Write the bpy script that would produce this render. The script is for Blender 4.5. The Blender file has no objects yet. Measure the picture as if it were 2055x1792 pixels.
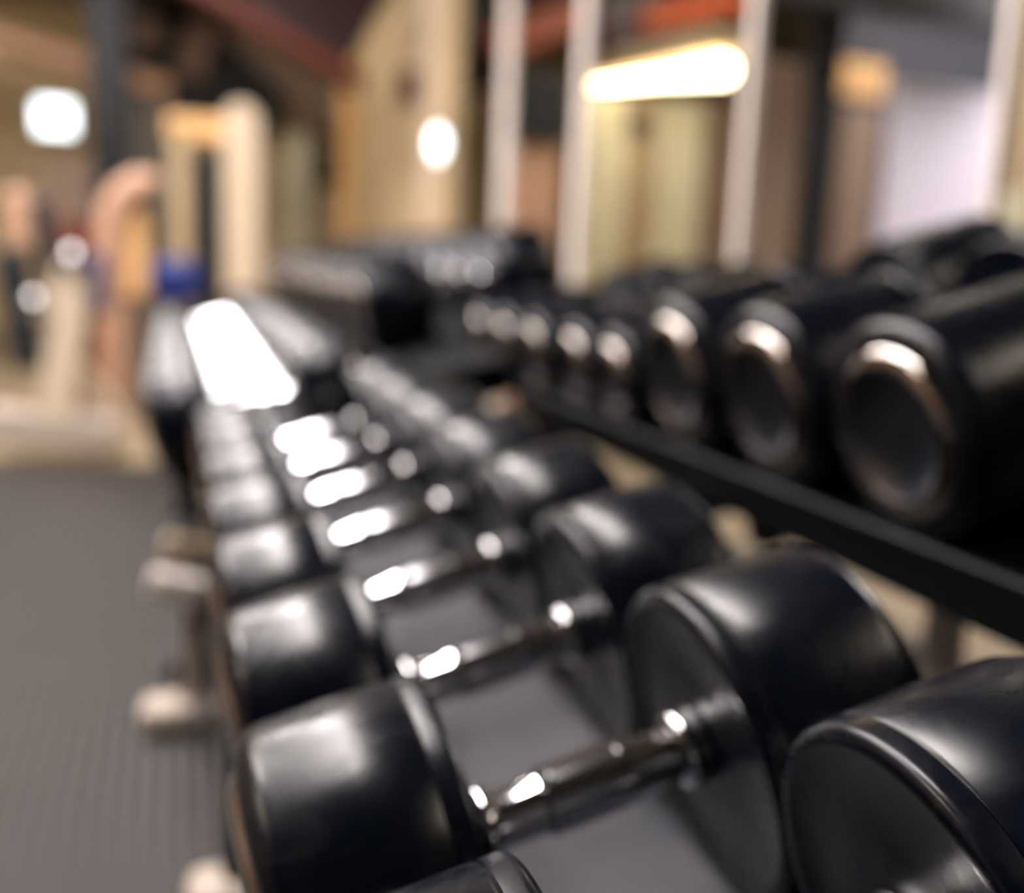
import bpy, bmesh, math, random
from mathutils import Vector, Matrix
random.seed(7)
sc = bpy.context.scene
C = sc.collection

# ------------------------------------------------------------------ camera
H = 0.84                                  # height of the lens above the floor
FPX = 2038.0                              # focal length in pixels of the 2055 px wide frame
YAW, PITCH, ROLL = 0.321, 0.178, -0.042
TILT = 0.264                              # slope of the rack shelves
_f = Vector((math.sin(YAW)*math.cos(PITCH), math.cos(YAW)*math.cos(PITCH), -math.sin(PITCH)))
_r0 = Vector((math.cos(YAW), -math.sin(YAW), 0)); _u0 = _r0.cross(_f)
_r = math.cos(ROLL)*_r0 - math.sin(ROLL)*_u0
_u = math.sin(ROLL)*_r0 + math.cos(ROLL)*_u0
EYE = Vector((0, 0, H))
cam = bpy.data.cameras.new('camera'); camo = bpy.data.objects.new('camera', cam); C.objects.link(camo)
camo.matrix_world = Matrix(((_r.x, _u.x, -_f.x, EYE.x), (_r.y, _u.y, -_f.y, EYE.y), (_r.z, _u.z, -_f.z, EYE.z), (0, 0, 0, 1)))
cam.sensor_width = 36; cam.sensor_fit = 'HORIZONTAL'; cam.lens = FPX/2055*36
cam.clip_start = 0.01; cam.clip_end = 100
cam.dof.use_dof = True; cam.dof.focus_distance = 0.37
cam.dof.aperture_fstop = cam.lens/1000/0.0136
sc.camera = camo

def at(px, py, Y):
    d = _f + _r*((px-1027.5)/FPX) - _u*((py-896)/FPX)
    return EYE + d*(Y/d.y)
def atx(px, py, X):
    d = _f + _r*((px-1027.5)/FPX) - _u*((py-896)/FPX)
    return EYE + d*(X/d.x)

# ------------------------------------------------------------------ world, exposure
w = bpy.data.worlds.new('world'); sc.world = w; w.use_nodes = True
w.node_tree.nodes['Background'].inputs[0].default_value = (0.55, 0.62, 0.8, 1)
w.node_tree.nodes['Background'].inputs[1].default_value = 0.05
sc.view_settings.view_transform = 'Standard'; sc.view_settings.look = 'None'
sc.view_settings.gamma = 1; sc.view_settings.use_curve_mapping = False
sc.view_settings.exposure = -0.2
sc.cycles.use_denoising = True
sc.cycles.sample_clamp_indirect = 6
sc.cycles.max_bounces = 6

# ------------------------------------------------------------------ materials
def lin(c):
    return tuple(((v/255)/12.92 if v/255 <= .04045 else ((v/255+.055)/1.055)**2.4) for v in c) + (1,)
def mat(name, col, rough=.5, metal=0, spec=.5, noise=None, bump=None, emit=None, strength=0, rvar=None, coat=0):
    m = bpy.data.materials.new(name); m.use_nodes = True
    nt = m.node_tree; b = nt.nodes['Principled BSDF']
    b.inputs['Base Color'].default_value = lin(col)
    b.inputs['Roughness'].default_value = rough; b.inputs['Metallic'].default_value = metal
    b.inputs['Specular IOR Level'].default_value = spec
    b.inputs['Coat Weight'].default_value = coat
    tc = nt.nodes.new('ShaderNodeTexCoord')
    if noise:
        scale, col2, lo, hi = noise[:4]
        n = nt.nodes.new('ShaderNodeTexNoise'); n.inputs['Scale'].default_value = scale; n.inputs['Detail'].default_value = 6
        mp = nt.nodes.new('ShaderNodeMapping'); mp.inputs['Scale'].default_value = noise[4] if len(noise) > 4 else (1, 1, 1)
        nt.links.new(tc.outputs['Object'], mp.inputs[0]); nt.links.new(mp.outputs[0], n.inputs['Vector'])
        r = nt.nodes.new('ShaderNodeValToRGB')
        r.color_ramp.elements[0].position = lo; r.color_ramp.elements[1].position = hi
        r.color_ramp.elements[0].color = lin(col); r.color_ramp.elements[1].color = lin(col2)
        nt.links.new(n.outputs['Fac'], r.inputs[0]); nt.links.new(r.outputs[0], b.inputs['Base Color'])
    if rvar:
        scale, r0, r1 = rvar
        n = nt.nodes.new('ShaderNodeTexNoise'); n.inputs['Scale'].default_value = scale; n.inputs['Detail'].default_value = 5
        nt.links.new(tc.outputs['Object'], n.inputs['Vector'])
        mr = nt.nodes.new('ShaderNodeMapRange'); mr.inputs[1].default_value = .35; mr.inputs[2].default_value = .68
        mr.inputs[3].default_value = r0; mr.inputs[4].default_value = r1
        nt.links.new(n.outputs['Fac'], mr.inputs[0]); nt.links.new(mr.outputs[0], b.inputs['Roughness'])
    if bump:
        scale, dist = bump
        n = nt.nodes.new('ShaderNodeTexNoise'); n.inputs['Scale'].default_value = scale; n.inputs['Detail'].default_value = 4
        nt.links.new(tc.outputs['Object'], n.inputs['Vector'])
        bp = nt.nodes.new('ShaderNodeBump'); bp.inputs['Distance'].default_value = dist; bp.inputs['Strength'].default_value = 1
        nt.links.new(n.outputs['Fac'], bp.inputs['Height']); nt.links.new(bp.outputs[0], b.inputs['Normal'])
    if emit:
        b.inputs['Emission Color'].default_value = lin(emit); b.inputs['Emission Strength'].default_value = strength
    return m

def rubber_material():
    m = mat('dumbbell_rubber', (22, 24, 30), .36, spec=.42)
    nt = m.node_tree; b = nt.nodes['Principled BSDF']; L = nt.links
    tc = nt.nodes.new('ShaderNodeTexCoord')
    n1 = nt.nodes.new('ShaderNodeTexNoise'); n1.inputs['Scale'].default_value = 22; n1.inputs['Detail'].default_value = 8; n1.inputs['Distortion'].default_value = 1.2
    L.new(tc.outputs['Object'], n1.inputs['Vector'])
    mr = nt.nodes.new('ShaderNodeMapRange'); mr.inputs[1].default_value = .38; mr.inputs[2].default_value = .66
    mr.inputs[3].default_value = .24; mr.inputs[4].default_value = .33
    L.new(n1.outputs['Fac'], mr.inputs[0]); L.new(mr.outputs[0], b.inputs['Roughness'])
    # worn, dusty scuffs in the rubber itself
    mp = nt.nodes.new('ShaderNodeMapping'); mp.inputs['Scale'].default_value = (9, 40, 40); mp.inputs['Rotation'].default_value = (.5, .3, .7)
    L.new(tc.outputs['Object'], mp.inputs[0])
    n2 = nt.nodes.new('ShaderNodeTexNoise'); n2.inputs['Scale'].default_value = 1.6; n2.inputs['Detail'].default_value = 9; n2.inputs['Distortion'].default_value = .8
    L.new(mp.outputs[0], n2.inputs['Vector'])
    r = nt.nodes.new('ShaderNodeValToRGB')
    r.color_ramp.elements[0].position = .55; r.color_ramp.elements[1].position = .8
    r.color_ramp.elements[0].color = (.0007, .0026, .0072, 1); r.color_ramp.elements[1].color = (.013, .0115, .0125, 1)
    L.new(n2.outputs['Fac'], r.inputs[0]); L.new(r.outputs[0], b.inputs['Base Color'])
    bp = nt.nodes.new('ShaderNodeBump'); bp.inputs['Distance'].default_value = .00012; bp.inputs['Strength'].default_value = .5
    L.new(n2.outputs['Fac'], bp.inputs['Height']); L.new(bp.outputs[0], b.inputs['Normal'])
    return m

def knurled_chrome():
    m = mat('knurled_chrome', (205, 205, 208), .12, 1)
    nt = m.node_tree; b = nt.nodes['Principled BSDF']; L = nt.links
    tc = nt.nodes.new('ShaderNodeTexCoord')
    hs = []
    for a in (.7, -.7):
        mp = nt.nodes.new('ShaderNodeMapping'); mp.inputs['Rotation'].default_value = (0, 0, a)
        L.new(tc.outputs['UV'], mp.inputs[0])
        wv = nt.nodes.new('ShaderNodeTexWave'); wv.inputs['Scale'].default_value = 2.1; wv.inputs['Distortion'].default_value = 0
        L.new(mp.outputs[0], wv.inputs['Vector']); hs.append(wv)
    mx = nt.nodes.new('ShaderNodeMath'); mx.operation = 'MINIMUM'
    L.new(hs[0].outputs['Fac'], mx.inputs[0]); L.new(hs[1].outputs['Fac'], mx.inputs[1])
    bp = nt.nodes.new('ShaderNodeBump'); bp.inputs['Distance'].default_value = .00001; bp.inputs['Strength'].default_value = .5
    L.new(mx.outputs[0], bp.inputs['Height']); L.new(bp.outputs[0], b.inputs['Normal'])
    return m

def corrugated(name, col, col2, scale, axis='X', rough=.6):
    m = mat(name, col, rough)
    nt = m.node_tree; b = nt.nodes['Principled BSDF']; L = nt.links
    tc = nt.nodes.new('ShaderNodeTexCoord')
    wv = nt.nodes.new('ShaderNodeTexWave'); wv.bands_direction = axis; wv.inputs['Scale'].default_value = scale
    L.new(tc.outputs['Object'], wv.inputs['Vector'])
    n = nt.nodes.new('ShaderNodeTexNoise'); n.inputs['Scale'].default_value = 1.3; n.inputs['Detail'].default_value = 4
    L.new(tc.outputs['Object'], n.inputs['Vector'])
    r = nt.nodes.new('ShaderNodeValToRGB'); r.color_ramp.elements[0].position = .35; r.color_ramp.elements[1].position = .65
    r.color_ramp.elements[0].color = lin(col); r.color_ramp.elements[1].color = lin(col2)
    L.new(n.outputs['Fac'], r.inputs[0]); L.new(r.outputs[0], b.inputs['Base Color'])
    bp = nt.nodes.new('ShaderNodeBump'); bp.inputs['Distance'].default_value = .02; bp.inputs['Strength'].default_value = .8
    L.new(wv.outputs['Fac'], bp.inputs['Height']); L.new(bp.outputs[0], b.inputs['Normal'])
    return m

def ribbed_floor():
    m = mat('ribbed_rubber_mat', (62, 60, 58), .5)
    nt = m.node_tree; b = nt.nodes['Principled BSDF']; L = nt.links
    tc = nt.nodes.new('ShaderNodeTexCoord')
    wv = nt.nodes.new('ShaderNodeTexWave'); wv.bands_direction = 'X'; wv.inputs['Scale'].default_value = 11.5
    L.new(tc.outputs['Object'], wv.inputs['Vector'])
    r = nt.nodes.new('ShaderNodeValToRGB'); r.color_ramp.elements[0].position = .25; r.color_ramp.elements[1].position = .75
    r.color_ramp.elements[0].color = lin((16, 17, 20)); r.color_ramp.elements[1].color = lin((54, 50, 47))
    L.new(wv.outputs['Fac'], r.inputs[0]); L.new(r.outputs[0], b.inputs['Base Color'])
    bp = nt.nodes.new('ShaderNodeBump'); bp.inputs['Distance'].default_value = .004
    L.new(wv.outputs['Fac'], bp.inputs['Height']); L.new(bp.outputs[0], b.inputs['Normal'])
    return m

M = {
 'rubber': rubber_material(),
 'neck': mat('black_collar', (12, 15, 20), .35),
 'knurl': knurled_chrome(),
 'chrome': mat('polished_chrome', (225, 225, 228), .07, 1),
 'ring': mat('polished_steel_ring', (178, 172, 166), .1, 1, rvar=(40, .04, .1)),
 'plate': mat('dark_end_plate', (92, 98, 112), .3, .9, noise=(30, (128, 120, 116), .5, .8)),
 'tray': mat('grey_shelf_metal', (42, 44, 52), .55, .1, noise=(9, (68, 62, 64), .45, .75)),
 'blacksteel': mat('black_powder_coat', (6, 9, 14), .42, spec=.3, bump=(300, .0004)),
 'cream': mat('cream_powder_coat', (226, 206, 178), .4),
 'white': mat('white_frame_paint', (246, 236, 226), .4),
 'foot': mat('worn_cream_foot', (186, 172, 158), .5),
 'maroon': mat('maroon_steel', (38, 12, 12), .5),
 'mat': ribbed_floor(),
 'floor': mat('pale_floor', (148, 132, 106), .45, noise=(1.2, (112, 100, 82), .4, .7)),
 'tan': corrugated('tan_cladding', (246, 226, 184), (234, 210, 166), 6),
 'tanplain': mat('tan_plaster', (204, 182, 144), .7, noise=(2, (186, 162, 126), .4, .7)),
 'orange': mat('orange_tan_paint', (238, 190, 128), .6),
 'pale': mat('pale_panel', (242, 238, 206), .5),
 'red': mat('red_steel', (74, 20, 18), .5),
 'flange': mat('rust_red_steel', (96, 38, 20), .5),
 'redor': mat('orange_red_steel', (186, 84, 36), .45),
 'dark': mat('dark_steel', (20, 25, 31), .55),
 'darkgrey': mat('dark_grey_wall', (60, 62, 72), .7),
 'lav': mat('lavender_white_wall', (204, 200, 216), .7),
 'brown': mat('brown_panel', (142, 120, 104), .6),
 'ceil': mat('roof_panel', (112, 108, 102), .7, noise=(1, (98, 94, 88), .4, .7)),
 'blue': mat('blue_vinyl', (8, 36, 110), .4),
 'pink': mat('dusty_pink_paint', (190, 150, 122), .6),
 'blackpad': mat('black_vinyl', (20, 22, 28), .45),
 'steel': mat('bare_steel', (190, 190, 192), .2, 1),
 'tube': mat('fluorescent_tube', (255, 255, 255), .4, emit=(255, 240, 222), strength=85),
 'panel': mat('diffuser_panel', (255, 255, 255), .4, emit=(255, 246, 244), strength=48),
 'tubehot': mat('warm_tube', (255, 255, 255), .4, emit=(255, 236, 190), strength=17),
 'daylight': mat('daylit_pane', (255, 255, 255), .4, emit=(232, 248, 255), strength=5),
 'housing': mat('lamp_housing', (220, 216, 206), .5),
}

# ------------------------------------------------------------------ mesh helpers
def link(name, bm, m, parent=None, smooth=False, bevel=0):
    me = bpy.data.meshes.new(name); bm.normal_update(); bm.to_mesh(me); bm.free()
    me.materials.append(M[m] if isinstance(m, str) else m)
    if smooth:
        for p in me.polygons: p.use_smooth = True
        try: me.set_sharp_from_angle(angle=math.radians(38))
        except Exception: pass
    o = bpy.data.objects.new(name, me); C.objects.link(o)
    if parent: o.parent = parent
    if bevel:
        b = o.modifiers.new('bevel', 'BEVEL'); b.width = bevel; b.segments = 2; b.limit_method = 'ANGLE'
    return o
def tag(o, label=None, cat=None, group=None, kind=None):
    if label: o['label'] = label
    if cat: o['category'] = cat
    if group: o['group'] = group
    if kind: o['kind'] = kind
    return o
def empty(name, loc, label, cat, group=None, rot=(0, 0, 0)):
    o = bpy.data.objects.new(name, None); C.objects.link(o); o.location = loc; o.rotation_euler = rot
    o.empty_display_size = .05
    return tag(o, label, cat, group)
def box(bm, c, s, mtx=None):
    vs = [Vector((c[0]+s[0]*x/2, c[1]+s[1]*y/2, c[2]+s[2]*z/2)) for x in (-1, 1) for y in (-1, 1) for z in (-1, 1)]
    if mtx: vs = [mtx @ v for v in vs]
    v = [bm.verts.new(p) for p in vs]
    for f in ((0, 1, 3, 2), (4, 6, 7, 5), (0, 4, 5, 1), (2, 3, 7, 6), (0, 2, 6, 4), (1, 5, 7, 3)): bm.faces.new([v[i] for i in f])
    return bm
def lathe(bm, prof, axis='X', n=48, org=(0, 0, 0), uv=False):
    """prof: (position along axis, radius); closed with end discs where the radius is 0"""
    rings = []; O = Vector(org)
    for s, r in prof:
        if r < 1e-6:
            p = (s, 0, 0) if axis == 'X' else (0, 0, s)
            rings.append([bm.verts.new(O+Vector(p))])
        else:
            row = []
            for k in range(n):
                a = 2*math.pi*k/n
                p = (s, r*math.cos(a), r*math.sin(a)) if axis == 'X' else (r*math.cos(a), r*math.sin(a), s)
                row.append(bm.verts.new(O+Vector(p)))
            rings.append(row)
    lay = bm.loops.layers.uv.verify() if uv else None
    for i in range(len(rings)-1):
        a, b = rings[i], rings[i+1]
        for k in range(n):
            k2 = (k+1) % n
            if len(a) == 1 and len(b) == 1: continue
            if len(a) == 1: f = bm.faces.new((a[0], b[k], b[k2]))
            elif len(b) == 1: f = bm.faces.new((a[k2], a[k], b[0]))
            else:
                f = bm.faces.new((a[k], b[k], b[k2], a[k2]))
                if lay:
                    for lp, (uu, vv) in zip(f.loops, ((prof[i][0], k), (prof[i+1][0], k), (prof[i+1][0], k+1), (prof[i][0], k+1))):
                        lp[lay].uv = (uu*100, vv/n*9)
    bmesh.ops.recalc_face_normals(bm, faces=bm.faces)
    return bm
def tube(bm, pts, r, n=12, caps=True):
    pts = [Vector(p) for p in pts]; prev = None; rings = []
    for i, p in enumerate(pts):
        d = (pts[min(i+1, len(pts)-1)]-pts[max(i-1, 0)]).normalized()
        up = prev if prev else (Vector((0, 0, 1)) if abs(d.z) < .9 else Vector((1, 0, 0)))
        a = d.cross(up).normalized(); b = a.cross(d).normalized(); prev = b
        rr = r[i] if isinstance(r, (list, tuple)) else r
        rings.append([bm.verts.new(p+rr*(math.cos(2*math.pi*k/n)*a+math.sin(2*math.pi*k/n)*b)) for k in range(n)])
    for i in range(len(rings)-1):
        for k in range(n): bm.faces.new((rings[i][k], rings[i][(k+1) % n], rings[i+1][(k+1) % n], rings[i+1][k]))
    if caps: bm.faces.new(rings[0][::-1]); bm.faces.new(rings[-1])
    bmesh.ops.recalc_face_normals(bm, faces=bm.faces)
    return bm
def beam(bm, a, b, wd, ht):
    """box section from a to b"""
    a, b = Vector(a), Vector(b); d = b-a; q = d.to_track_quat('X', 'Z').to_matrix().to_4x4()
    return box(bm, (0, 0, 0), (d.length, wd, ht), Matrix.Translation((a+b)/2) @ q)
def copy_tree(o, parent=None):
    c = o.copy(); C.objects.link(c); c.parent = parent
    for ch in list(o.children): copy_tree(ch, c)
    return c
def arc(s0, r0, rad, a0, a1, n=6):
    return [(s0+rad*math.cos(a0+(a1-a0)*i/n), r0+rad*math.sin(a0+(a1-a0)*i/n)) for i in range(n+1)]

# ------------------------------------------------------------------ dumbbells
# local frame: X along the handle, origin at the aisle-side chrome collar on the axis
def make_dumbbell(R, HL, ring_r, N=72):
    """R head radius, HL head length, handle collars 0.125 apart"""
    root = empty('dumbbell', (0, 0, 0), 'x', 'dumbbell', rot=(0, -TILT, 0))
    G = .125
    rr = .0153
    prof = [(-.004, 0), (-.004, rr+.0002), (.010, rr), (.026, rr), (.034, .0162), (.036, .0186), (.0395, .0186), (.041, .0170)]
    prof += [(.084, .0170), (.0855, .0186), (.089, .0186), (.091, .0160), (.099, .0154), (G-.01, rr), (G+.004, rr+.0005), (G+.004, 0)]
    h = link('handle', lathe(bmesh.new(), [(a_, r_*1.1) for a_, r_ in prof], n=40), 'chrome', root, True)
    prof = [(.0405, .0165)]+[(.0425+.040*i/8, .0180+.0002*math.sin(math.pi*i/8)) for i in range(9)]+[(.0845, .0165)]
    link('grip', lathe(bmesh.new(), [(a_, r_*1.1) for a_, r_ in prof], n=40, uv=True), 'knurl', h, True)
    for s in (0, G):
        link('collar', lathe(bmesh.new(), [(s-.006, .008), (s-.006, .0178)]+[(s+.006*math.cos(a), .0178+.0055*math.sin(a)) for a in [math.pi*(1-i/8) for i in range(9)]]+[(s+.006, .008)], n=40), 'chrome', h, True)
    for sg, s0 in ((-1, -.012), (1, G+.010)):
        # black boss between collar and head
        link('boss', lathe(bmesh.new(), [(s0+sg*.012, 0), (s0+sg*.012, .024), (s0+sg*-.002, .0225), (s0-sg*.008, .019), (s0-sg*.008, 0)], n=40), 'neck', root, True)
        e = s0+sg*HL
        b1 = .006; b2 = .016
        p = [(s0, 0), (s0, R*.5), (s0+sg*.0015, R*.86), (s0, R-b1-.004)]
        p += [(s0+sg*b1*(1-math.cos(t)), R-b1+b1*math.sin(t)) for t in [math.pi/2*i/6 for i in range(7)]]
        p += [(s0+sg*.014, R), (s0+sg*.0155, R-.0012), (s0+sg*.017, R), (s0+sg*HL*.5, R+.0006)]
        p += [(e-sg*b2*(1-math.sin(t)), R-b2+b2*math.cos(t)) for t in [math.pi/2*i/7 for i in range(8)]]
        p += [(e, ring_r+.012), (e-sg*.003, ring_r+.0118), (e-sg*.004, 0)]
        hd = link('head', lathe(bmesh.new(), p, n=N), 'rubber', root, True)
        rw = .0072
        q = [(e-sg*.004, ring_r+.0115)]+[(e-sg*.003+sg*.0115*math.sin(t), ring_r-.004+.0155*math.cos(t)) for t in [math.pi*.5*i/9 for i in range(10)]]+[(e+sg*.0070, ring_r-.0065), (e-sg*.004, ring_r-.007)]
        link('end_ring', lathe(bmesh.new(), q, n=N), 'ring', hd, True)
        q = [(e-sg*.002, ring_r-.0062), (e+sg*.0060, ring_r-.0066), (e+sg*.0045, ring_r-.009), (e-sg*.0015, ring_r*.66), (e-sg*.0025, ring_r*.3), (e-sg*.0025, .007), (e-sg*.0020, .005), (e-sg*.0020, 0)]
        link('end_plate', lathe(bmesh.new(), q, n=N), 'plate', hd, True)
    return root

def row(proto, x, z, ys, labels, group, first_used=False, dx=None, turn=None):
    for i, (y, lb) in enumerate(zip(ys, labels)):
        o = proto if (i == 0 and not first_used) else copy_tree(proto)
        jx = dx[i] if dx else 0
        o.location = (x+jx, y, z)
        o.rotation_euler = (random.uniform(-3, 3), -TILT, (turn[i] if turn else 0))
        tag(o, lb, 'dumbbell', group)

ORD = ['first', 'second', 'third', 'fourth', 'fifth', 'sixth', 'seventh', 'eighth', 'ninth', 'tenth', 'eleventh', 'twelfth', 'thirteenth', 'fourteenth', 'fifteenth', 'sixteenth', 'seventeenth', 'eighteenth']
PL = make_dumbbell(.0955, .108, .066)
ylow = [.315, .503, .695, .889, 1.086, 1.285, 1.484, 1.683]
lab = ['black rubber dumbbell closest to the lens, cut by the bottom edge, near rack lower shelf']
lab += ['black rubber dumbbell with chrome handle near rack lower shelf, %s from the lens' % ORD[i] for i in range(1, 8)]
row(PL, .161, H-.314, ylow, lab, 'dumbbells on the lower shelf of the near rack')

PU = make_dumbbell(.1, .172, .066)
UX, UZ = .585, -.131          # chrome end plate facing the aisle
Dx, Dz = math.cos(TILT), math.sin(TILT)
off = .014+.172
yup = [.719, .928, 1.136]
lab = ['heavy black dumbbell with the largest steel-ringed end disc, near rack upper shelf']
lab += ['heavy black dumbbell with steel-ringed end disc, near rack upper shelf, %s from the lens' % ORD[i] for i in range(1, 3)]
row(PU, UX+off*Dx, H+UZ+off*Dz, yup, lab, 'heavy dumbbells on the upper shelf of the near rack')

PS = make_dumbbell(.074, .15, .046, 48)
lab = ['smaller black dumbbell with glinting end disc, near rack upper shelf, %s from the lens' % ORD[i] for i in range(3, 8)]
row(PS, UX+.164*Dx, H+UZ-.027+.164*Dz, [1.318, 1.468, 1.66, 1.83, 2.0], lab, 'smaller dumbbells on the upper shelf of the near rack')

# far rack, set a little further into the aisle
FXO = -.09
nf = 13
yfl = [1.885+.195*i for i in range(nf)]
lab = ['black dumbbell with glinting chrome handle on the far rack\'s lower shelf, %s after the gap' % ORD[i] for i in range(nf)]
PF = make_dumbbell(.0957, .108, .06, 40)
row(PF, .161+FXO, H-.285, yfl, lab, 'dumbbells on the lower shelf of the far rack')
nu = 13
yfu = [2.28+.2*i for i in range(nu)]
lab = ['black dumbbell with glinting end disc on the far rack\'s upper shelf, %s after the gap' % ORD[i] for i in range(nu)]
PG = make_dumbbell(.0985, .15, .06, 40)
offg = .014+.15
row(PG, UX-.20+offg*Dx, H-.115+offg*Dz, yfu, lab, 'dumbbells on the upper shelf of the far rack')

# ------------------------------------------------------------------ racks
def slanted(bm, x, z, s0, s1, n0, n1, y0, y1):
    """box in the frame of a tilted shelf: s along the slope, n across it"""
    mt = Matrix.Translation((x, 0, z)) @ Matrix.Rotation(-TILT, 4, 'Y')
    return box(bm, ((s0+s1)/2, (y0+y1)/2, (n0+n1)/2), (s1-s0, y1-y0, n1-n0), mt)
def make_rack(name, label, y0, y1, xl, zl, xu, zu, uo, ends, ups):
    root = empty(name, (xl, (y0+y1)/2, 0), label, 'dumbbell rack', 'dumbbell racks end to end')
    def P(nm, bm, m, par=root, bev=.003, **k):
        o = link(nm, bm, m, par, bevel=bev); o.matrix_parent_inverse = Matrix.Translation(-root.location); return o
    # lower shelf
    b = bmesh.new(); slanted(b, xl, zl, -.10, .246, -.106, -.0966, y0, y1); t = P('shelf_tray', b, 'tray', bev=.001)
    b = bmesh.new(); slanted(b, xl, zl, -.114, -.100, -.135, -.0975, y0, y1); P('front_rail', b, 'blacksteel')
    b = bmesh.new(); slanted(b, xl, zl, .247, .259, -.135, -.06, y0, y1); P('rear_rail', b, 'blacksteel')
    # upper shelf: black tray with a deep front rail
    b = bmesh.new(); slanted(b, xu, zu, -.012, uo, -.115, -.1015, y0, y1); P('shelf_tray', b, 'blacksteel', bev=.001)
    b = bmesh.new(); slanted(b, xu, zu, -.024, -.012, -.140, -.082, y0, y1); P('front_rail', b, 'blacksteel')
    b = bmesh.new(); slanted(b, xu, zu, uo, uo+.014, -.15, -.05, y0, y1); P('rear_rail', b, 'blacksteel')
    for y in ups:
        b = bmesh.new(); box(b, (xu+.30, y, zu*.5+.02), (.045, .035, zu-.05)); P('upright', b, 'white', bev=.008)
        b = bmesh.new(); beam(b, (xu+.02, y, zu-.155), (xu+.45, y, zu-.045), .04, .03); P('shelf_arm', b, 'blacksteel', bev=.006)
    for fi, y in enumerate(ends):
        fx = .05 if y < 1.5 else (0 if y < 1.9 else .11); fm = 'foot' if y < 1.9 else 'tray'
        # cream end frames: foot on the floor, rear upright, front leg, shelf arms
        b = bmesh.new(); box(b, (xl+.36, y, .03), (.94, .05, .05)); P('foot', b, fm, bev=.012)
        b = bmesh.new(); beam(b, (xl-.15+fx, y+.01, .05), (xl-.135+fx, y+.01, .27), .045, .04); P('leg', b, 'blacksteel' if y < 1.5 else fm, bev=.008)
        b = bmesh.new(); beam(b, (xl-.14+fx, y+.01, .26), (xl-.02, y+.01, zl-.12), .045, .04); P('leg_brace', b, 'blacksteel', bev=.008)
        b = bmesh.new(); box(b, (xl-.185+fx*1.45, y, .032), (.10, .085, .06)); P('foot_cap', b, fm, bev=.02)
        if y > 1.5:
         b = bmesh.new(); beam(b, (xl-.215+fx, y-.02, .285), (xl-.125+fx, y-.02, .262), .035, .045); P('bracket', b, 'white' if y < 1.9 else 'cream', bev=.008)
        b = bmesh.new(); beam(b, (xl-.05, y, zl-.15), (xu+.31, y, zl+.06), .045, .05); P('shelf_arm', b, 'blacksteel', bev=.008)
    return root
make_rack('dumbbell_rack', 'near two-tier rack with grey lower tray and black upper rail, loaded with large dumbbells',
          .16, 1.78, .161, H-.314, UX, H+UZ, .50, (1.215, 1.775), (.955, 1.72))
make_rack('dumbbell_rack', 'far two-tier rack standing further into the aisle behind the gap',
          1.785, 4.62, .161+FXO, H-.285, UX-.20, H-.115, .46, (2.0, 3.25, 4.55), (1.95, 3.25, 4.55))

# ------------------------------------------------------------------ building shell
def struct(name, bm, m, **k):
    o = link(name, bm, m, **k); o['kind'] = 'structure'; return o
XW = 1.42                 # plane of the open framed partition behind the racks
YE = 11.0                 # end wall
ZC = 3.1                  # ceiling
b = bmesh.new(); box(b, (2.6, 4.5, -.05), (14.4, 13.4, .1)); struct('floor', b, 'floor')
b = bmesh.new(); box(b, (-1.2, 1.0, .006), (5.0, 6.3, .012)); tag(link('floor_mat', b, 'mat'), 'dark grey ribbed rubber mat covering the aisle floor', 'floor mat')
b = bmesh.new(); box(b, (2.6, YE+.1, ZC/2), (14.0, .2, ZC)); struct('wall_back', b, 'tan')
b = bmesh.new(); box(b, (-4.3, 4.5, ZC/2), (.2, 13, ZC)); struct('wall_left', b, 'brown')
b = bmesh.new(); box(b, (9.5, 4.5, ZC/2), (.2, 13, ZC)); struct('wall_right', b, 'tanplain')
b = bmesh.new(); box(b, (2.6, -1.9, ZC/2), (14.0, .2, ZC)); struct('wall_front', b, 'dark')
b = bmesh.new(); box(b, (2.6, 4.5, ZC+.1), (14.4, 13.4, .2)); struct('ceiling', b, 'ceil')

def post(px, py, wd, m='white', dp=.025):
    p = atx(px, py, XW)
    b = bmesh.new(); box(b, (XW+dp/2, p.y, ZC/2), (dp, wd, ZC)); return b
for i, (px, py, wd) in enumerate(((1008, 300, .12), (1158, 300, .07), (1490, 300, .03), (1992, 300, .022))):
    struct('trim_%d' % (i+1), post(px, py, wd), 'white')
# solid tan stretch of the partition, between the framed bays and the end wall
ya = atx(905, 200, XW).y; yb = atx(728, 200, XW).y
b = bmesh.new(); box(b, (XW+.03, (ya+yb)/2, ZC/2), (.06, yb-ya, ZC)); struct('wall_partition', b, 'tanplain')
b = bmesh.new(); box(b, (XW-.02, atx(872, 100, XW).y, ZC/2), (.04, .28, ZC)); struct('trim_5', b, 'cream')
b = bmesh.new(); box(b, (XW-.05, atx(722, 200, XW).y+.25, 1.3), (.1, .4, 2.6)); struct('trim_6', b, 'orange')
# low sill under the framed bays
b = bmesh.new(); box(b, (XW+.03, 1.6, .05), (.06, 6.9, .1)); struct('baseboard_right', b, 'ceil')

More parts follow.
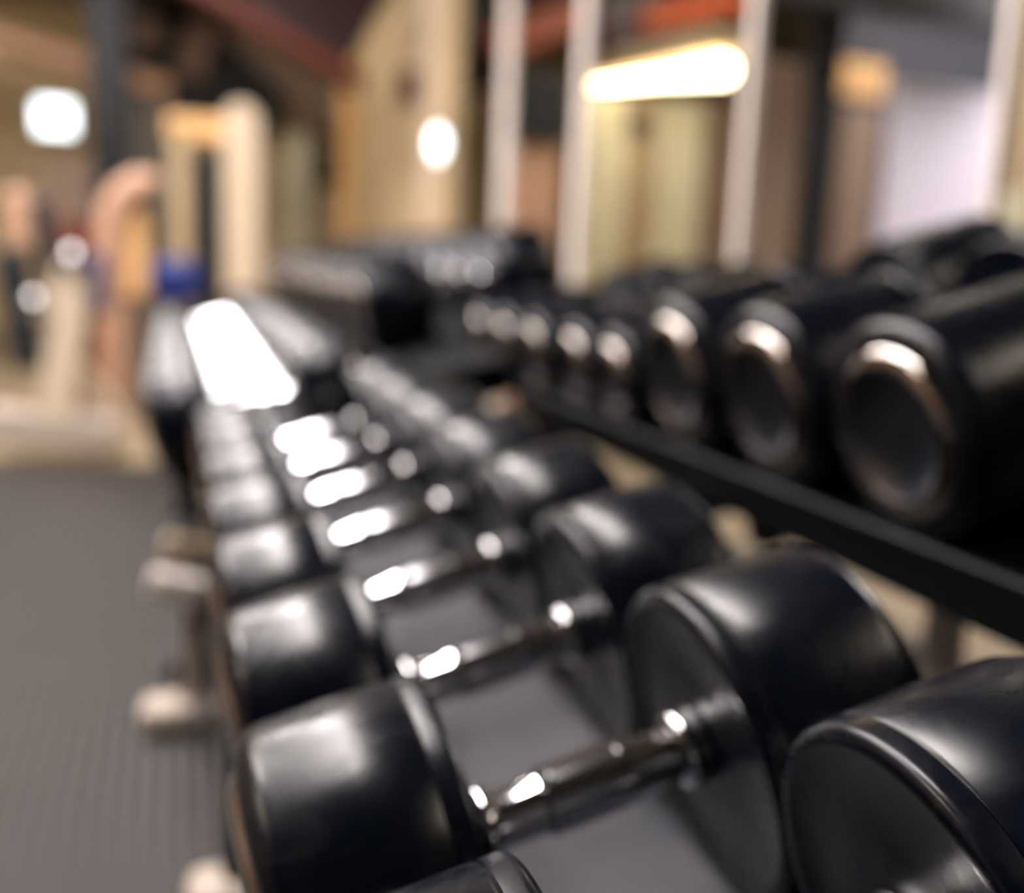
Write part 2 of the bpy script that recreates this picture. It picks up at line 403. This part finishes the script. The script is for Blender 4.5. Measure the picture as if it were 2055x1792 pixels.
def slab(name, x0, y0, x1, y1, Y, m, dp=.08, par=None, bevel=.01):
    """upright board facing the aisle's end, given by where its corners stand at distance Y"""
    a = at(x0, y0, Y); c = at(x1, y1, Y)
    bm = bmesh.new(); box(bm, ((a.x+c.x)/2, Y+dp/2, (a.z+c.z)/2), (abs(c.x-a.x), dp, abs(c.z-a.z)))
    return link(name, bm, m, par, bevel=bevel)
def to_ceiling(name, x0, x1, py, Y, m, dp=.1, z0=0, z1=None):
    a = at(x0, py, Y); c = at(x1, py, Y); z1 = z1 or ZC
    bm = bmesh.new(); box(bm, ((a.x+c.x)/2, Y+dp/2, (z0+z1)/2), (abs(c.x-a.x), dp, z1-z0)); return link(name, bm, m, bevel=.01)
G2 = 'red roof steelwork'
def rafter(p, q, Y, ht, wd, m, label):
    a = at(*p, Y); c = at(*q, Y)
    bm = bmesh.new(); beam(bm, a, c, wd, ht)
    return tag(link('roof_beam', bm, m), label, 'roof beam', G2)
rafter((540, -70), (735, 62), 6.2, .52, .12, 'maroon', 'deep dark red roof beam sloping down to the tan partition wall')
rafter((330, -66), (724, 172), 6.15, .09, .2, 'flange', 'thin orange-red flange running under the deep dark red beam')
rafter((905, 100), (985, 72), 7.0, .62, .12, 'maroon', 'short dark red beam seen between the partition wall and first white post')
rafter((990, 92), (1178, 24), 6.6, .2, .12, 'redor', 'orange-red beam rising between the first and second white posts')
rafter((1205, 60), (1330, 30), 6.0, .34, .12, 'maroon', 'dark red beam just right of the second white post')
rafter((1290, 42), (1500, -4), 5.4, .1, .12, 'redor', 'orange beam above the glowing lamp near the third white post')
rafter((-40, 62), (340, 178), 9.0, .14, .12, 'pink', 'pinkish brown beam sloping above the bright window')
rafter((-40, 108), (200, 158), 9.2, .18, .1, 'tanplain', 'tan fascia board under the pinkish brown beam')
# dark joists running down the room under the ceiling
for i, (px, Y) in enumerate(((245, 5.0), (420, 6.0), (560, 7.5))):
    p = at(px, 20, Y)
    bm = bmesh.new(); box(bm, (p.x, 8.7, ZC-.11), (.22, 4.4, .22))
    tag(link('ceiling_joist', bm, 'dark'), ['leftmost dark ceiling joist, beside the dark column', 'dark ceiling joist above the cable machine', 'dark ceiling joist nearest the deep red beam'][i], 'ceiling joist', 'dark ceiling joists')
# bay beyond the partition
tag(to_ceiling('wall_panel', 1036, 1130, 250, 5.6, 'pink', z1=at(1080, 290, 5.6).z), 'dusty pink panel between the first and second white posts', 'wall panel')
tag(slab('signboard', 1030, 140, 1140, 282, 5.5, 'dark'), 'dark board above the dusty pink panel', 'board')
t = empty('roller_door', at(1320, 480, 6.4), 'cream yellow slatted panel under the glowing tube lamp', 'panel')
for j, (x0, x1, m) in enumerate(((1176, 1262, 'pale'), (1268, 1312, 'tanplain'), (1318, 1412, 'pale'), (1416, 1480, 'brown'))):
    o = to_ceiling('panel_leaf', x0, x1, 300, 6.4, m, z1=at(1300, 195, 6.4).z); o.parent = t; o.matrix_parent_inverse = Matrix.Translation(-Vector(t.location))
tag(slab('bracket', 1268, 226, 1302, 262, 6.33, 'dark'), 'small dark bracket hanging on the cream slatted panel', 'bracket')
tag(to_ceiling('wall_panel', 1500, 1606, 250, 4.6, 'brown', z1=at(1560, 120, 4.6).z), 'brown panel right of the third white post', 'wall panel')
tag(to_ceiling('column', 1618, 1682, 250, 4.2, 'dark', dp=.03), 'dark column standing behind the partition', 'column')
tag(to_ceiling('wall_panel', 1684, 2100, 250, 5.2, 'darkgrey'), 'dark grey wall panel behind the pale lavender screen', 'wall panel')
tag(to_ceiling('screen', 1790, 1990, 250, 4.4, 'lav', dp=.04, z1=at(1880, 172, 4.4).z), 'pale lavender screen left of the right-hand white post', 'screen')
tag(to_ceiling('bulkhead', 1500, 2200, 10, 4.0, 'dark', z0=at(1750, 22, 4.0).z), 'dark bulkhead over the grey bay', 'bulkhead')
tag(to_ceiling('cabinet', 2030, 2190, 250, 3.6, 'tanplain', dp=.12), 'tan cabinet right of the last white post', 'cabinet')
tag(slab('crate', 2036, 385, 2130, 470, 3.3, 'pale', dp=.08), 'pale crate in front of the tan cabinet', 'crate')
tag(slab('wall_box', 635, 300, 690, 375, 10.8, 'dark'), 'small dark box on the tan end wall', 'box')
tag(slab('wall_board', 625, 235, 700, 288, 10.7, 'red'), 'red-brown board above the small dark box', 'board')
tag(to_ceiling('wall_panel', 575, 622, 400, 10.6, 'pale', z1=at(600, 270, 10.6).z), 'narrow pale tan panel at the end wall beside the machine tower', 'wall panel')
tag(slab('wall_fitting', 805, 135, 845, 215, 5.4, 'red'), 'dark red fitting on the tan partition wall', 'fitting')

tag(to_ceiling('wall_panel', 1692, 1762, 300, 5.0, 'brown', dp=.04, z1=at(1727, 215, 5.0).z), 'brown strip coloured as the fading end of the glow, beside the dark column', 'wall panel')  # brown stands in for the warm glow fading downwards
tag(slab('board', 1694, 118, 1775, 200, 4.98, 'orange', dp=.04), 'tan board coloured as a warm glow on the dark grey wall', 'board')  # tan colour stands in for a warm glow on the wall
for q0, q1, ht, lb in (((262, -30), (268, 92), .5, 'grey brown roof panel beside the dark column'), ((425, -30), (378, 150), .26, 'narrow grey brown roof panel above the cable machine'), ((470, 30), (690, 235), .42, 'wide grey brown roof panel under the red flange')):
    bm = bmesh.new(); beam(bm, at(*q0, 10.3), at(*q1, 10.3), .06, ht); tag(link('roof_panel', bm, 'brown'), lb, 'roof panel', 'roof panels below the dark joists')
# dark column and left hand side
p_, q_ = at(262, 240, 10.6), at(566, 240, 10.6)
bm = bmesh.new(); box(bm, ((p_.x+q_.x)/2, 10.65, (p_.z+ZC)/2), (q_.x-p_.x, .1, ZC-p_.z)); tag(link('bulkhead', bm, 'dark'), 'dark boarding high on the end wall above the cable machine', 'bulkhead')
tag(to_ceiling('column', 182, 262, 300, 7.5, 'blacksteel', dp=.3), 'tall dark column right of the bright window', 'column')
tag(to_ceiling('partition_screen', 262, 345, 300, 9.0, 'ceil', z1=at(300, 190, 9).z), 'grey brown screen behind the curved cream machine', 'screen')
tag(to_ceiling('cupboard', 85, 190, 380, 8.6, 'brown', dp=.3, z1=at(140, 315, 8.6).z), 'brown cupboard under the bright window', 'cupboard')
tag(to_ceiling('bench', 118, 212, 480, 6.6, 'flange', dp=.1, z1=at(160, 438, 6.6).z), 'red brown bench back behind the leaning cream post', 'bench')
w1 = slab('window_1', 72, 202, 146, 266, 9.8, 'daylight', dp=.04); w1['kind'] = 'structure'
b = bmesh.new(); a_, c_ = at(68, 198, 9.82), at(150, 270, 9.82)
box(b, ((a_.x+c_.x)/2, 9.9, (a_.z+c_.z)/2), (c_.x-a_.x, .08, a_.z-c_.z)); f_ = link('window_frame', b, 'white', w1)

def mach(nm, loc, label, cat):
    t = empty(nm, loc, label, cat); return t
def padd(root, nm, bm, m, bevel=.012, smooth=False):
    o = link(nm, bm, m, root, smooth=smooth, bevel=bevel); o.matrix_parent_inverse = Matrix.Translation(-Vector(root.location)); return o
def vbox(x0, x1, py, Y, z0, z1, dp):
    a = at(x0, py, Y); c = at(x1, py, Y); bm = bmesh.new(); box(bm, ((a.x+c.x)/2, Y+dp/2, (z0+z1)/2), (c.x-a.x, dp, z1-z0)); return bm
# cable machine tower
Y = 6.0; p = at(490, 600, Y)
t = mach('cable_machine', (p.x, Y, 0), 'tall cream cable machine with rounded tower, dark weight stack and blue seat', 'exercise machine')
a = at(452, 400, Y); c = at(522, 400, Y); cx = (a.x+c.x)/2; hw = (c.x-a.x)/2; zt = at(487, 205, Y).z-hw
bm = bmesh.new(); prof = [(cx-hw, .0), (cx-hw, zt)]+[(cx-hw*math.cos(math.pi*i/10), zt+hw*math.sin(math.pi*i/10)) for i in range(1, 10)]+[(cx+hw, zt), (cx+hw, 0)]
fr = [bm.verts.new((x, Y, z)) for x, z in prof]; bk = [bm.verts.new((x, Y+.22, z)) for x, z in prof]
bm.faces.new(fr); bm.faces.new(bk[::-1])
for i in range(len(fr)): bm.faces.new((fr[i], bk[i], bk[(i+1) % len(fr)], fr[(i+1) % len(fr)]))
bmesh.ops.recalc_face_normals(bm, faces=bm.faces); padd(t, 'tower', bm, 'cream')
padd(t, 'weight_stack', vbox(388, 442, 400, Y+.1, .1, at(410, 300, Y).z, .2), 'blackpad')
padd(t, 'guide_post', vbox(345, 378, 400, Y+.1, .1, at(360, 250, Y).z, .1), 'tanplain')
padd(t, 'crossbar', vbox(335, 450, 250, Y+.1, at(400, 278, Y).z, at(400, 228, Y).z, .12), 'orange')
a = at(352, 560, Y-.7); bm = bmesh.new(); box(bm, (a.x, Y-.7, a.z), (.24, .3, .2)); padd(t, 'seat', bm, 'blue', .05)
bm = bmesh.new(); tube(bm, [(a.x, Y-.7, a.z-.08), (a.x, Y-.7, 0)], .04); padd(t, 'seat_post', bm, 'blackpad', 0)
bm = bmesh.new(); box(bm, (a.x+.15, Y-.35, .05), (.4, 1.0, .1)); padd(t, 'base', bm, 'blackpad')
# curved cream machine
Y = 5.4; p = at(260, 700, Y)
t = mach('chest_press_machine', (p.x, Y, 0), 'cream machine with a thick curved frame and tan back pad', 'exercise machine')
pts = [at(x, y, Y) for x, y in ((228, 640), (220, 560), (218, 480), (226, 420), (248, 385), (278, 368), (312, 372))]
bm = bmesh.new(); tube(bm, [(pts[0].x, Y, 0)]+pts, .065, 16); padd(t, 'curved_frame', bm, 'pink', 0, True)
a = at(272, 510, Y); bm = bmesh.new(); box(bm, (a.x, Y+.1, a.z), (.12, .12, .44)); padd(t, 'back_pad', bm, 'orange', .03)
bm = bmesh.new(); box(bm, (a.x, Y+.1, (a.z-.2)/2), (.06, .06, a.z-.2)); padd(t, 'pad_post', bm, 'brown')
# leaning cream machine at far left, on the pale floor just past the mat
Y = 4.3; p = at(120, 880, Y)
t = mach('leg_press_machine', (p.x, Y, 0), 'low cream machine with leaning post, chrome knob and blue pad at the far left', 'exercise machine')
q0, q1 = at(110, 860, Y), at(150, 540, Y)
bm = bmesh.new(); beam(bm, q0, q1, .13, .13); padd(t, 'leaning_post', bm, 'cream')
k = at(146, 522, Y-.08); bm = bmesh.new(); bmesh.ops.create_uvsphere(bm, u_segments=20, v_segments=12, radius=.05, matrix=Matrix.Translation(k)); padd(t, 'knob', bm, 'steel', 0, True)
k = at(70, 610, Y-.1); bm = bmesh.new(); bmesh.ops.create_uvsphere(bm, u_segments=20, v_segments=12, radius=.045, matrix=Matrix.Translation(k)); padd(t, 'pulley', bm, 'steel', 0, True)
a = at(200, 570, Y+.1); bm = bmesh.new(); box(bm, (a.x, Y+.1, a.z), (.05, .2, .24)); padd(t, 'side_pad', bm, 'blue', .02)
bm = bmesh.new(); beam(bm, at(78, 400, Y+.1), at(104, 560, Y+.1), .06, .07); padd(t, 'lever', bm, 'dark')
bm = bmesh.new(); beam(bm, at(-30, 845, Y), at(235, 868, Y), .16, .12); padd(t, 'base_beam', bm, 'foot')
bm = bmesh.new(); beam(bm, at(150, 740, Y+.2), at(245, 850, Y+.2), .08, .1); padd(t, 'base_strut', bm, 'cream')
bm = bmesh.new(); beam(bm, at(35, 380, Y+.3), at(40, 500, Y+.3), .1, .1); padd(t, 'backrest', bm, 'pink', .02)
bm = bmesh.new(); beam(bm, at(20, 500, Y+.3), at(60, 740, Y+.3), .12, .12); padd(t, 'rear_frame', bm, 'dark', .02)
# oval mirror lamp
a = at(879, 288, 5.1)
t = empty('wall_lamp', a, 'glowing oval wall lamp left of the first white post', 'wall lamp')
bm = bmesh.new(); bmesh.ops.create_uvsphere(bm, u_segments=24, v_segments=16, radius=1); bmesh.ops.scale(bm, vec=(.038, .03, .078), verts=bm.verts); link('lamp_glass', bm, 'daylight', t, True)
bm = bmesh.new(); box(bm, (0, .02, -.128), (.07, .05, .10)); link('lamp_base', bm, 'cream', t, bevel=.01)

# ------------------------------------------------------------------ lights (fluorescent battens overhead)
def lamp(x, y, z, length, label, wd=.16, m='tube', rz=0, tubes=2):
    t = empty('ceiling_light', (x, y, z), label, 'ceiling light', 'fluorescent battens over the gym', rot=(0, 0, rz))
    b = bmesh.new(); box(b, (0, 0, .05), (wd, length, .05)); link('housing', b, 'housing', t, bevel=.006)
    for k in range(tubes):
        xx = (k-(tubes-1)/2)*wd*.5
        b = bmesh.new(); tube(b, [(xx, -length/2+.02, 0), (xx, length/2-.02, 0)], .018, 10); link('fluorescent_tube', b, m, t, smooth=True)
    return t
def panel_lamp(x, y, z, wd, ln, label):
    t = empty('ceiling_light', (x, y, z), label, 'ceiling light', 'wide diffuser lights over the dumbbell aisle')
    b = bmesh.new(); box(b, (0, 0, .05), (wd+.06, ln+.06, .06)); link('housing', b, 'housing', t, bevel=.006)
    b = bmesh.new(); box(b, (0, 0, .012), (wd, ln, .02)); link('diffuser', b, 'panel', t)
panel_lamp(-.38, 1.7, 2.9, .34, 1.9, 'wide diffuser light above the near end of the dumbbell aisle')
panel_lamp(-.42, 4.0, 2.9, .34, 2.2, 'wide diffuser light above the middle of the dumbbell aisle')
panel_lamp(-1.0, 5.9, 2.9, .34, 1.2, 'wide diffuser light above the far end of the dumbbell aisle')
panel_lamp(-1.45, 2.6, 2.9, .36, 1.7, 'wide diffuser light over the ribbed floor mat')
panel_lamp(4.9, 3.0, 3.0, .9, 1.6, 'unseen fill light added above the grey bay beyond the partition')  # added fill out of view, brightens the lavender screen
lamp(-2.8, 1.3, 2.98, 1.2, 'twin-tube batten near the left wall beside the floor mat')
lamp(-2.2, 4.6, 2.98, 1.5, 'twin-tube batten above the machines at the far left')
lamp(-2.2, 7.6, 2.98, 1.5, 'twin-tube batten in front of the bright window')
lamp(.3, 7.9, 2.98, 1.5, 'unseen twin-tube fill light added in front of the tan end wall')  # added out of frame to lift the end wall
lamp(1.95, -.7, 2.98, 1.2, 'twin-tube batten behind the rack at the near end of the room', tubes=1)
lamp(3.0, 4.6, 2.98, 1.5, 'unseen twin-tube fill light added above the bay beyond the partition')  # added fill for the bay and its cream panel, out of view
# the glowing tube seen between the second and third white posts
a = at(1455, 140, 4.9); c = at(1195, 172, 4.9+1.6)
t = empty('ceiling_light', (a+c)/2, 'glowing warm tube lamp hung between the second and third white posts', 'ceiling light', 'fluorescent battens over the gym')
a, c = a-(a+c)/2, c-(a+c)/2
bm = bmesh.new(); tube(bm, [a, a*.6+c*.4, c], [.055, .03, .012], 14); link('fluorescent_tube', bm, 'tubehot', t, smooth=True)
bm = bmesh.new(); beam(bm, a+Vector((0, 0, .13)), c+Vector((0, 0, .09)), .3, .12); link('housing', bm, 'tanplain', t, bevel=.03)
for q in (a, c):
    bm = bmesh.new(); box(bm, (q.x*.9, q.y*.9, q.z*.9+(ZC-t.location.z-q.z*.9+.09)/2), (.015, .015, ZC-t.location.z-q.z*.9-.09)); link('hanger', bm, 'dark', t)
